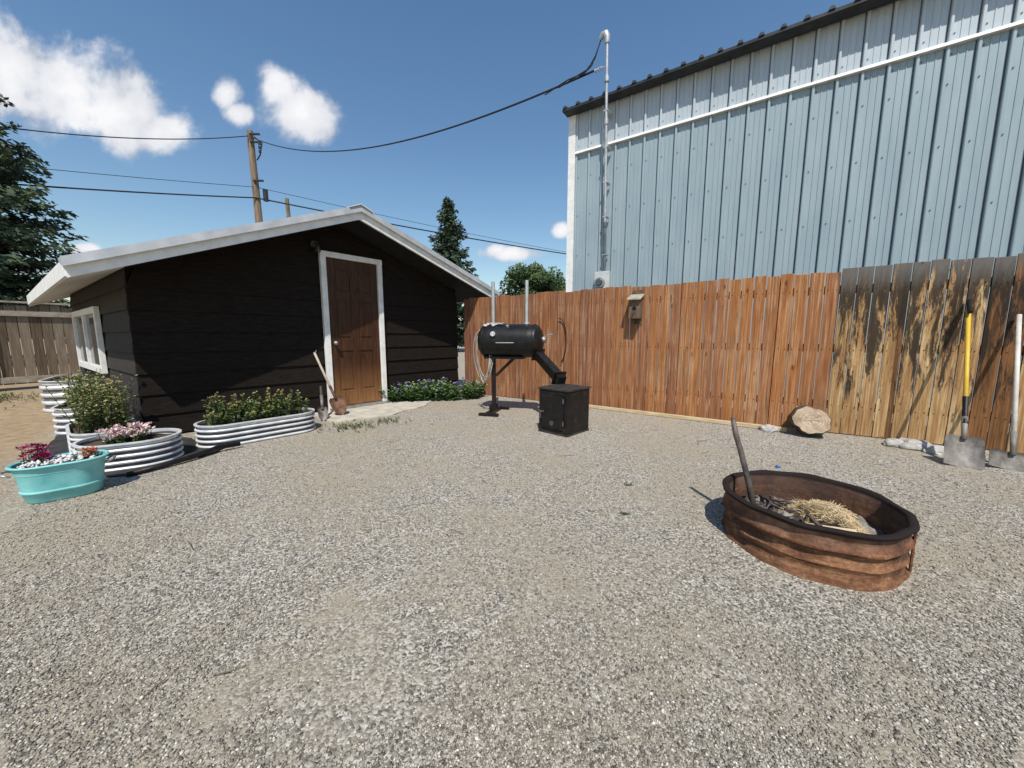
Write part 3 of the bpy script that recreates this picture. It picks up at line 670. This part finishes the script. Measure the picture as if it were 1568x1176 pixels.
for o_,z in prof:
    rg=[]
    for i in range(NN):
        a=2*math.pi*i/NN; w1=.005*math.sin(3*a+1)+.003*math.sin(7*a)+.002*math.sin(13*a+z*30)+.004*mnoise.noise(Vector((math.cos(a)*6,math.sin(a)*6,z*20)))
        if o_<-.01: w1=min(w1,.004)
        rg.append((CX+math.cos(a)*(RR+o_+w1),CY+math.sin(a)*(RR+o_+w1),z+(.005*math.sin(2*a)+.003*math.sin(9*a))*(z>.01)))
    rl.append(rg)
mb.rings(rl); mb.obj('ring_wall',rustm,fr_,True,angle=60)
aS=math.radians(-42); MS=Matrix.Translation((CX,CY,0))@Matrix.Rotation(aS,4,'Z')
mb=MB(); mb.box((RR+.010,-.016,.005),(RR+.017,.016,.225),MS)
for zz in (.04,.1,.19): mb.cyl(MS@Vector((RR+.016,0,zz)),MS@Vector((RR+.022,0,zz)),.006,.005,10)
mb.obj('seam_strap',rustm,fr_)
random.seed(21)
mb=MB(); g_=40; vs=[];fs=[]
for i in range(g_+1):
    for j in range(64):
        r_=(RR-.01)*i/g_; a=2*math.pi*j/64; x=CX+math.cos(a)*r_; y=CY+math.sin(a)*r_
        z=.085+.035*mnoise.noise(Vector((x*7,y*7,1)))+.02*mnoise.noise(Vector((x*25,y*25,4)))+.03*math.exp(-((x-CX+.1)**2+(y-CY)**2)/.02)
        vs.append((x,y,z))
for i in range(g_):
    for j in range(64): fs.append((i*64+j,i*64+(j+1)%64,(i+1)*64+(j+1)%64,(i+1)*64+j))
mb.add(vs,fs); mb.obj('ash_bed',simple('ash',(.05,.045,.04),(.30,.27,.24),12,.95,0,.9,70),fr_)
mb=MB()
for i in range(120):
    a=U(0,6.28); r_=math.sqrt(R())*.24; p=Vector((CX+math.cos(a)*r_-.10,CY+math.sin(a)*r_+.04,.11+U(0,.04))); d=Vector((U(-1,1),U(-1,1),U(-.35,.35))).normalized(); l=U(.015,.075)*(1 if R()<.8 else 1.6); rr=U(.004,.014)
    mb.tube([p-d*l,p-d*l*.3+Vector((U(-.004,.004),U(-.004,.004),U(-.003,.004))),p+d*l],[rr*U(.5,.9),rr,rr*U(.3,.8)],5)
mb.obj('charcoal',simple('charcoal',(.012,.011,.010),(.13,.10,.085),18,.85),fr_)
strawm=leafmat('straw',(.36,.25,.12),(.60,.46,.25),(.78,.66,.43))
mb=MB()
for i in range(4600):
    a=U(0,6.28); q=math.sqrt(R()); kx=1+.25*math.sin(3*a)+.15*math.sin(7*a); x=CX+.12+math.cos(a)*q*.175*kx; y=CY+.04+math.sin(a)*q*.19*kx
    if (x-CX)**2+(y-CY)**2>(RR-.035)**2: continue
    z=.10+.095*(1-q*q)*U(.3,1.05); a2=U(0,3.14); d=Vector((math.cos(a2),math.sin(a2),U(-.35,.35)))*U(.010,.032); s_=Vector((-d.y,d.x,U(-.01,.01))).normalized()*.0011
    c=Vector((x,y,z)); mb.add([c-d-s_,c+d-s_,c+d+s_,c-d+s_],[(0,1,2,3)],R())
mb.obj('straw',strawm,fr_)
wpale=simple('pale_wood',(.46,.34,.20),(.66,.54,.37),8,.8,0,.2,30)
mb=MB(); M=Matrix.Translation((CX-.01,CY-.15,.15))@Matrix.Rotation(-.25,4,'Z')@Matrix.Rotation(.2,4,'X'); mb.hexa([M@Vector(p) for p in ((-.11,-.02,-.007),(.10,-.035,-.007),(.12,.02,-.007),(-.09,.035,-.007),(-.11,-.02,.006),(.10,-.035,.006),(.12,.02,.006),(-.09,.035,.006))]); mb.obj('wood_scrap',wpale,fr_,bevel=.002)
mb=MB(); mb.tube([(1.385,2.0,.10),(1.368,2.04,.25),(1.335,2.10,.45),(1.322,2.125,.52),(1.31,2.15,.62)],[.017,.016,.015,.015,.013],10); mb.obj('fire_poker',simple('poker_iron',(.06,.05,.045),(.16,.13,.11),12,.6,.2),None,True)

# ---------------- smoker ----------------
sk=empty('barrel_smoker'); bc=Vector((-.02,5.2,1.03)); ax=Vector((.96,-.28,0)).normalized(); sd=Vector((-ax.y,ax.x,0))
KM=Matrix(((ax.x,sd.x,0,bc.x),(ax.y,sd.y,0,bc.y),(0,0,1,bc.z),(0,0,0,1)))
def circ(x,r,n=36): return [KM@Vector((x,math.cos(2*math.pi*i/n)*r,math.sin(2*math.pi*i/n)*r)) for i in range(n)]
mb=MB(); rl=[]
Lh,rb=.38,.225
for x,r in ((-Lh-.085,.04),(-Lh-.075,.10),(-Lh-.05,.165),(-Lh-.015,.21),(-Lh,.22),(-Lh+.02,rb),(-.2,rb),(.2,rb),(Lh-.02,rb),(Lh,.22),(Lh+.015,.21),(Lh+.05,.165),(Lh+.075,.10),(Lh+.085,.04)): rl.append(circ(x,r))
mb.rings(rl,True,True); mb.obj('barrel',black,sk,True,angle=50)
mb=MB()
for xx in (-Lh+.03,Lh-.03):
    mb.rings([circ(xx-.008,rb+.001),circ(xx-.008,rb+.007),circ(xx+.008,rb+.007),circ(xx+.008,rb+.001)])
def arc(x0,x1,a0,a1,r,n=14):
    V_=[];
    for rr in (r,r+.006):
        for x in (x0,x1):
            for i in range(n+1):
                a=math.radians(a0+(a1-a0)*i/n); V_.append(KM@Vector((x,math.cos(a)*rr,math.sin(a)*rr)))
    n1=n+1; fs=[]
    for i in range(n):
        fs+=[(2*n1+i,2*n1+i+1,3*n1+i+1,3*n1+i)]
    fs+=[(i,i+1,2*n1+i+1,2*n1+i) for i in range(n)]+[(n1+i+1,n1+i,3*n1+i,3*n1+i+1) for i in range(n)]
    fs+=[(0,2*n1,3*n1,n1),(n,n1+n,3*n1+n,2*n1+n)]
    mb.add(V_,fs)
arc(-.28,.28,95,205,rb+.002)
mb.obj('lid',black,sk,True,angle=40)
mb=MB()
mb.tube([KM@Vector((-.12,-rb-.005,-.02)),KM@Vector((-.12,-rb-.06,-.02)),KM@Vector((.12,-rb-.06,-.02)),KM@Vector((.12,-rb-.005,-.02))],.007,8)
mb.cyl(KM@Vector((-.18,-.21,.085)),KM@Vector((-.18,-.245,.1)),.035,.035,16); mb.cyl(KM@Vector((.0,-.13,.18)),KM@Vector((.0,-.15,.21)),.02,.02,12)
mb.cyl(KM@Vector((Lh+.07,0,.02)),KM@Vector((Lh+.12,0,.02)),.045,.045,14)
mb.tube([KM@Vector((Lh+.09,-.02,.02)),KM@Vector((Lh+.15,-.04,.08)),KM@Vector((Lh+.22,-.04,.09))],.012,8)
mb.obj('handle_and_gauge',steel,sk,True,angle=40)
mb=MB()
for xx in (-.26,.225):
    mb.cyl(KM@Vector((xx,.02,.20)),KM@Vector((xx,.02,.82)),.024,.024,14); mb.cyl(KM@Vector((xx,.02,.20)),KM@Vector((xx,.02,.26)),.04,.036,14)
mb.obj('stack_pipes',pipe,sk,True,angle=40)
mb=MB(); gz0=-1.03
mb.box((-.275,-.025,gz0+.05),(-.225,.025,-.19),KM); mb.box((-.29,-.26,gz0+.01),(-.21,.26,gz0+.05),KM); mb.box((-.29,-.10,gz0+.05),(-.22,.10,gz0+.12),KM)
mb.box((-.38,-.29,gz0+.003),(-.1,-.23,gz0+.04),KM); mb.box((-.38,.23,gz0+.003),(-.1,.29,gz0+.04),KM)
mb.hexa([KM@Vector(p) for p in((-.25,-.02,-.5),(-.2,-.02,-.5),(-.2,.02,-.5),(-.25,.02,-.5),(.05,-.02,-.21),(.11,-.02,-.21),(.11,.02,-.21),(.05,.02,-.21))])
mb.box((-.36,-.12,-.245),(.2,.12,-.21),KM)
mb.obj('stand',black,sk,bevel=.004)
q0=KM@Vector((Lh-.02,-.02,-.14)); q1=Vector((.60,4.42,.56))
dd=(q1-q0).normalized(); s1=dd.cross(Vector((0,0,1))).normalized(); s2=s1.cross(dd)
mb=MB(); h_=.055
mb.hexa([q0-s1*h_-s2*h_,q0+s1*h_-s2*h_,q0+s1*h_+s2*h_,q0-s1*h_+s2*h_,q1-s1*h_-s2*h_,q1+s1*h_-s2*h_,q1+s1*h_+s2*h_,q1-s1*h_+s2*h_])
for qq in (.9,.12):
    c=q0.lerp(q1,qq); e=dd*.008; hh=.085; mb.hexa([c-e-s1*hh-s2*hh,c-e+s1*hh-s2*hh,c-e+s1*hh+s2*hh,c-e-s1*hh+s2*hh,c+e-s1*hh-s2*hh,c+e+s1*hh-s2*hh,c+e+s1*hh+s2*hh,c+e-s1*hh+s2*hh])
mb.obj('duct',black,sk,bevel=.003)
K0=Vector((.60,3.93,0)); ua=(Vector((.31,4.21,0))-K0); ub=Vector((.28,.29,0)); ua=ua.normalized(); ub=ub.normalized()
def FB(a,b_,z): return K0+ua*a+ub*b_+Vector((0,0,z))
m,nt,b=base('firebox_steel',.55,0,.3); v=coords(nt); f=noise(nt,v,10,7,.65)
c=ramp(nt,f,[(.35,(.004,.004,.004)),(.6,(.014,.011,.010)),(.72,(.05,.028,.018))])
nt.links.new(c,b.inputs['Base Color']); bump(nt,b,f,.2,.004); fbm=m
mb=MB(); mb.box((0,0,.005),(.40,.43,.50),FB); mb.obj('firebox',fbm,sk,bevel=.006)
mb=MB(); mb.box((-.012,-.012,.501),(.412,.442,.522),FB); mb.box((-.006,-.006,.0),(.406,.436,.02),FB); mb.obj('firebox_top',simple('sooty_top',(.02,.019,.018),(.055,.05,.045),9,.6),sk,bevel=.003)
mb=MB(); mb.box((.05,-.016,.07),(.35,-.002,.44),FB); mb.obj('firebox_door',fbm,sk,bevel=.004)
mb=MB()
for zz in (.12,.37): mb.cyl(FB(.045,-.02,zz),FB(.045,-.02,zz+.05),.009)
mb.box((.31,-.03,.24),(.38,-.017,.26),FB); mb.tube([FB(.33,-.02,.25),FB(.33,-.055,.25),FB(.33,-.055,.18)],.006,8)
mb.cyl(FB(.2,-.018,.13),FB(.2,-.026,.13),.028,.028,14); mb.obj('firebox_hardware',simple('dull_steel',(.05,.05,.05),(.14,.13,.12),12,.5,.3),sk,True,angle=40)
mb=MB()
for k in range(6):
    zt=.12+U(-.03,.05); zb=-.42-U(0,.25); x0=-Lh-.02+U(-.02,.03)
    pts=[]
    for i in range(25):
        a=2*math.pi*i/24; zc_=(zt+zb)/2; pts.append(KM@Vector((x0+math.cos(a)*(.09+.012*k)+.02,-.12+.02*k+.04*math.sin(a*2),zc_+math.sin(a)*(zt-zb)/2)))
    mb.tube(pts,.0055,6)
mb.obj('cable_coil',simple('grey_cable',(.30,.30,.28),(.45,.45,.42),10,.6),sk,True)
mb=MB(); g_=14
vs=[];fs=[]
for i in range(g_+1):
    for j in range(g_+1):
        x=-.34+.24*i/g_; a=math.radians(82+ (34+10*math.sin(i*.9))*j/g_); r_=rb+.012+.012*(1+mnoise.noise(Vector((i*.5,j*.5,2)))*1.6); vs.append(KM@Vector((x+.02*math.sin(j*.8),math.cos(a)*r_,math.sin(a)*r_)))
for i in range(g_):
    for j in range(g_): fs.append((i*(g_+1)+j,(i+1)*(g_+1)+j,(i+1)*(g_+1)+j+1,i*(g_+1)+j+1))
mb.add(vs,fs); mb.obj('rag',simple('cloth',(.28,.29,.27),(.46,.46,.42),9,.9),sk,True)
mb=MB(); pts=[]
for i in range(17):
    a=math.radians(-75+170*i/16); pts.append(FM@Vector((2.03+.12*math.cos(a),-.05,1.02+.36*math.sin(a))))
mb.tube(pts,.008,6); mb.obj('hanging_wire_hook',black,None,True)

# ---------------- shovels ----------------
def shovel(name,top,bot,hmat,bmat,flat=False,blade=.28,bw=.11,face=None,dh=False,sock=.18,hr=.016):
    T=empty(name); top=Vector(top);bot=Vector(bot); d=(bot-top).normalized(); L=(bot-top).length
    fc=Vector(face) if face else Vector((0,-1,0)); sd_=d.cross(fc).normalized(); nn=sd_.cross(d).normalized()
    mb=MB(); mb.tube([top,top+d*(L-blade-sock*.3)],hr,10)
    if dh: mb.tube([top-sd_*.055-d*.09,top+sd_*.055-d*.09],.014,8); mb.tube([top-sd_*.052-d*.09,top-sd_*.03-d*.03,top],.010,8); mb.tube([top+sd_*.052-d*.09,top+sd_*.03-d*.03,top],.010,8)
    mb.obj('handle',hmat,T,True)
    mb=MB(); mb.tube([top+d*(L-blade-sock),top+d*(L-blade+.03)],[hr+.005,hr+.001],10)
    vs=[];fs=[];nu,nv=8,10
    for j in range(nv+1):
        t=j/nv; wv=bw*(1 if flat else (math.sqrt(max(0,1-((t-.3)/.7)**2.6)) if t>.3 else 1)); wv=max(wv,.012)
        if t<.12: wv*=.75+.25*t/.12
        for i in range(nu+1):
            u=i/nu*2-1; vs.append(top+d*(L-blade*(1-t))+sd_*u*wv+nn*(-.03*(1-u*u)+.012+ (.012 if t==0 else 0)))
    o_=len(vs); vs2=[v-nn*.003 for v in vs]
    for j in range(nv):
        for i in range(nu):
            a=j*(nu+1)+i; fs.append((a,a+1,a+nu+2,a+nu+1)); fs.append((o_+a+nu+1,o_+a+nu+2,o_+a+1,o_+a))
    mb.add(vs+vs2,fs); mb.obj('blade',bmat,T,True); return T
yel=simple('yellow_fiberglass',(.55,.36,.03),(.68,.46,.06),6,.45); wh_=simple('pale_handle',(.48,.45,.40),(.62,.60,.54),9,.6)
bst=simple('worn_blade',(.09,.08,.07),(.28,.26,.235),9,.6,.2,.3,30,(1,1,.5)); rbl=simple('rusty_blade',(.08,.035,.02),(.20,.11,.07),14,.7,.3)
T=shovel('flat_shovel',(4.36,3.60,1.43),(3.80,3.0,.01),yel,bst,True,.27,.115,(-.6,-.8,0))
mb=MB(); mb.tube([(4.27,3.504,1.32),(4.365,3.605,1.435)],.0175,10); mb.obj('grip',black,T)
mb=MB(); mb.tube([(4.02,3.236,.565),(3.93,3.139,.345)],.0185,10); mb.obj('collar',black,T)
shovel('flat_shovel',(4.62,3.42,1.29),(4.12,2.93,.01),wh_,bst,True,.15,.13,(-.6,-.8,0),hr=.016)
shovel('round_shovel',(-2.78,5.22,.86),(-2.33,5.00,.025),simple('ash_handle',(.36,.30,.24),(.5,.44,.36),9,.6),rbl,False,.27,.095,(.6,-.75,0),True)
shovel('garden_spade',(-2.60,4.98,.42),(-2.45,4.70,.005),simple('dark_handle',(.05,.04,.035),(.1,.08,.06),9,.7),bst,False,.2,.06,(.6,-.75,0))

# ---------------- log & stones ----------------
random.seed(5)
lg=empty('tree_log'); lc=Vector((3.30,4.02,.17)); la=Vector((-.50,-.83,.20)).normalized(); lo_=la.cross(Vector((0,0,1))).normalized(); lu=lo_.cross(la)
def lring(t,k): 
    out=[]
    for i in range(40):
        a=2*math.pi*i/40; r_=k*(.168+.014*math.sin(2*a+.5)+.007*math.sin(5*a+2)+.004*math.sin(11*a)+.012*mnoise.noise(Vector((math.cos(a)*3,math.sin(a)*3,t*6)))); out.append(lc+la*(t+.008*mnoise.noise(Vector((math.cos(a)*2,math.sin(a)*2,k*3))))+lo_*math.cos(a)*r_+lu*math.sin(a)*r_*.92)
    return out
mb=MB(); mb.rings([lring(-.18,.2),lring(-.18,.92),lring(-.12,1.02),lring(-.04,.98),lring(.04,1.03),lring(.11,1.0),lring(.135,.97),lring(.14,.93)],True); mb.obj('bark',bark,lg,True)
m,nt,b=base('log_end',.85,0,.2); tcn=nd(nt,'ShaderNodeTexCoord'); 
vm=nd(nt,'ShaderNodeVectorMath',{0:tcn.outputs['Object'],1:tuple(lc)},operation='DISTANCE').outputs['Value']
nz=noise(nt,tcn.outputs['Object'],7,8,.65)
rg=mth(nt,'SINE',mth(nt,'ADD',mth(nt,'MULTIPLY',vm,420),mth(nt,'MULTIPLY',nz,12)))
nt.links.new(mixc(nt,mth(nt,'MULTIPLY',mth(nt,'ADD',rg,1),.14),ramp(nt,nz,[(.3,(.26,.18,.12)),(.5,(.46,.35,.25)),(.7,(.60,.49,.37))]),(.18,.11,.07)),b.inputs['Base Color']); bump(nt,b,mth(nt,'ADD',nz,mth(nt,'MULTIPLY',rg,.1)),.4,.006)
mb=MB(); mb.rings([lring(.1405,.93),lring(.143,.6),lring(.142,.3),lring(.143,.05)],False,True); mb.obj('cut_end',m,lg)
def rock(name,x,y,r,s,mat):
    mb=MB(); bm=bmesh.new(); bmesh.ops.create_icosphere(bm,subdivisions=3,radius=1)
    for v in bm.verts:
        k=1+.35*mnoise.noise(v.co*1.3+Vector((s,0,0)))+.12*mnoise.noise(v.co*4+Vector((s,3,0))); v.co=Vector((v.co.x*r*k*1.2,v.co.y*r*k,v.co.z*r*k*.6))
    vs=[(v.co.x+x,v.co.y+y,v.co.z+r*.3) for v in bm.verts]; fs=[tuple(v.index for v in f.verts) for f in bm.faces]; bm.free()
    mb.add(vs,fs); mb.obj(name,mat)
rockm=simple('light_rock',(.30,.28,.26),(.52,.50,.46),12,.9,0,.5,50)
rock('rock',3.0,4.22,.08,1,rockm); rock('rock',3.97,3.54,.11,2,rockm); rock('rock',4.20,3.27,.08,3,rockm); rock('rock',3.86,3.62,.08,4,rockm); rock('rock',4.02,3.38,.08,8,rockm)
for i in range(10):
    rock('rock',U(-1.5,3.2),U(1.2,4),U(.006,.012),i*3.1,rockm)
mb=MB()
for i in range(40):
    x,y=U(-2.2,3.4),U(.9,4.3); an=U(0,3.14); l=U(.02,.08); d=Vector((math.cos(an),math.sin(an),0)); s_=Vector((-d.y,d.x,0))*U(-.01,.01)
    mb.tube([Vector((x,y,.008))-d*l,Vector((x,y,.010))+s_,Vector((x,y,.008))+d*l],[.0015,.002,.001],5)
mb.obj('twigs',simple('twig_wood',(.06,.045,.035),(.2,.15,.1),20,.9))
mb=MB(); mb.cyl((2.24,3.0,.003),(2.245,3.0,.016),.02,.018,16); mb.obj('bottle_cap',simple('blue_plastic',(.02,.12,.40),(.03,.18,.5),5,.4))

wd_=empty('weeds'); 
for (wx,wy,wr,n,h) in ((-1.95,4.40,.28,90,.05),(-1.6,4.70,.2,50,.045),(.86,2.62,.02,9,.02),(.70,2.17,.03,10,.02),(-3.3,6.0,.2,20,.1),(-9.0,6.2,.7,160,.09),(-8.0,5.2,.5,90,.08)):
    plants(wd_,Matrix.Translation((wx,wy,0)),lambda:(random.gauss(0,wr*.5),random.gauss(0,wr*.4)),n,0,h,h*.6,leaf3 if wr<.3 else leaf1,None,lean=.6,per=5)
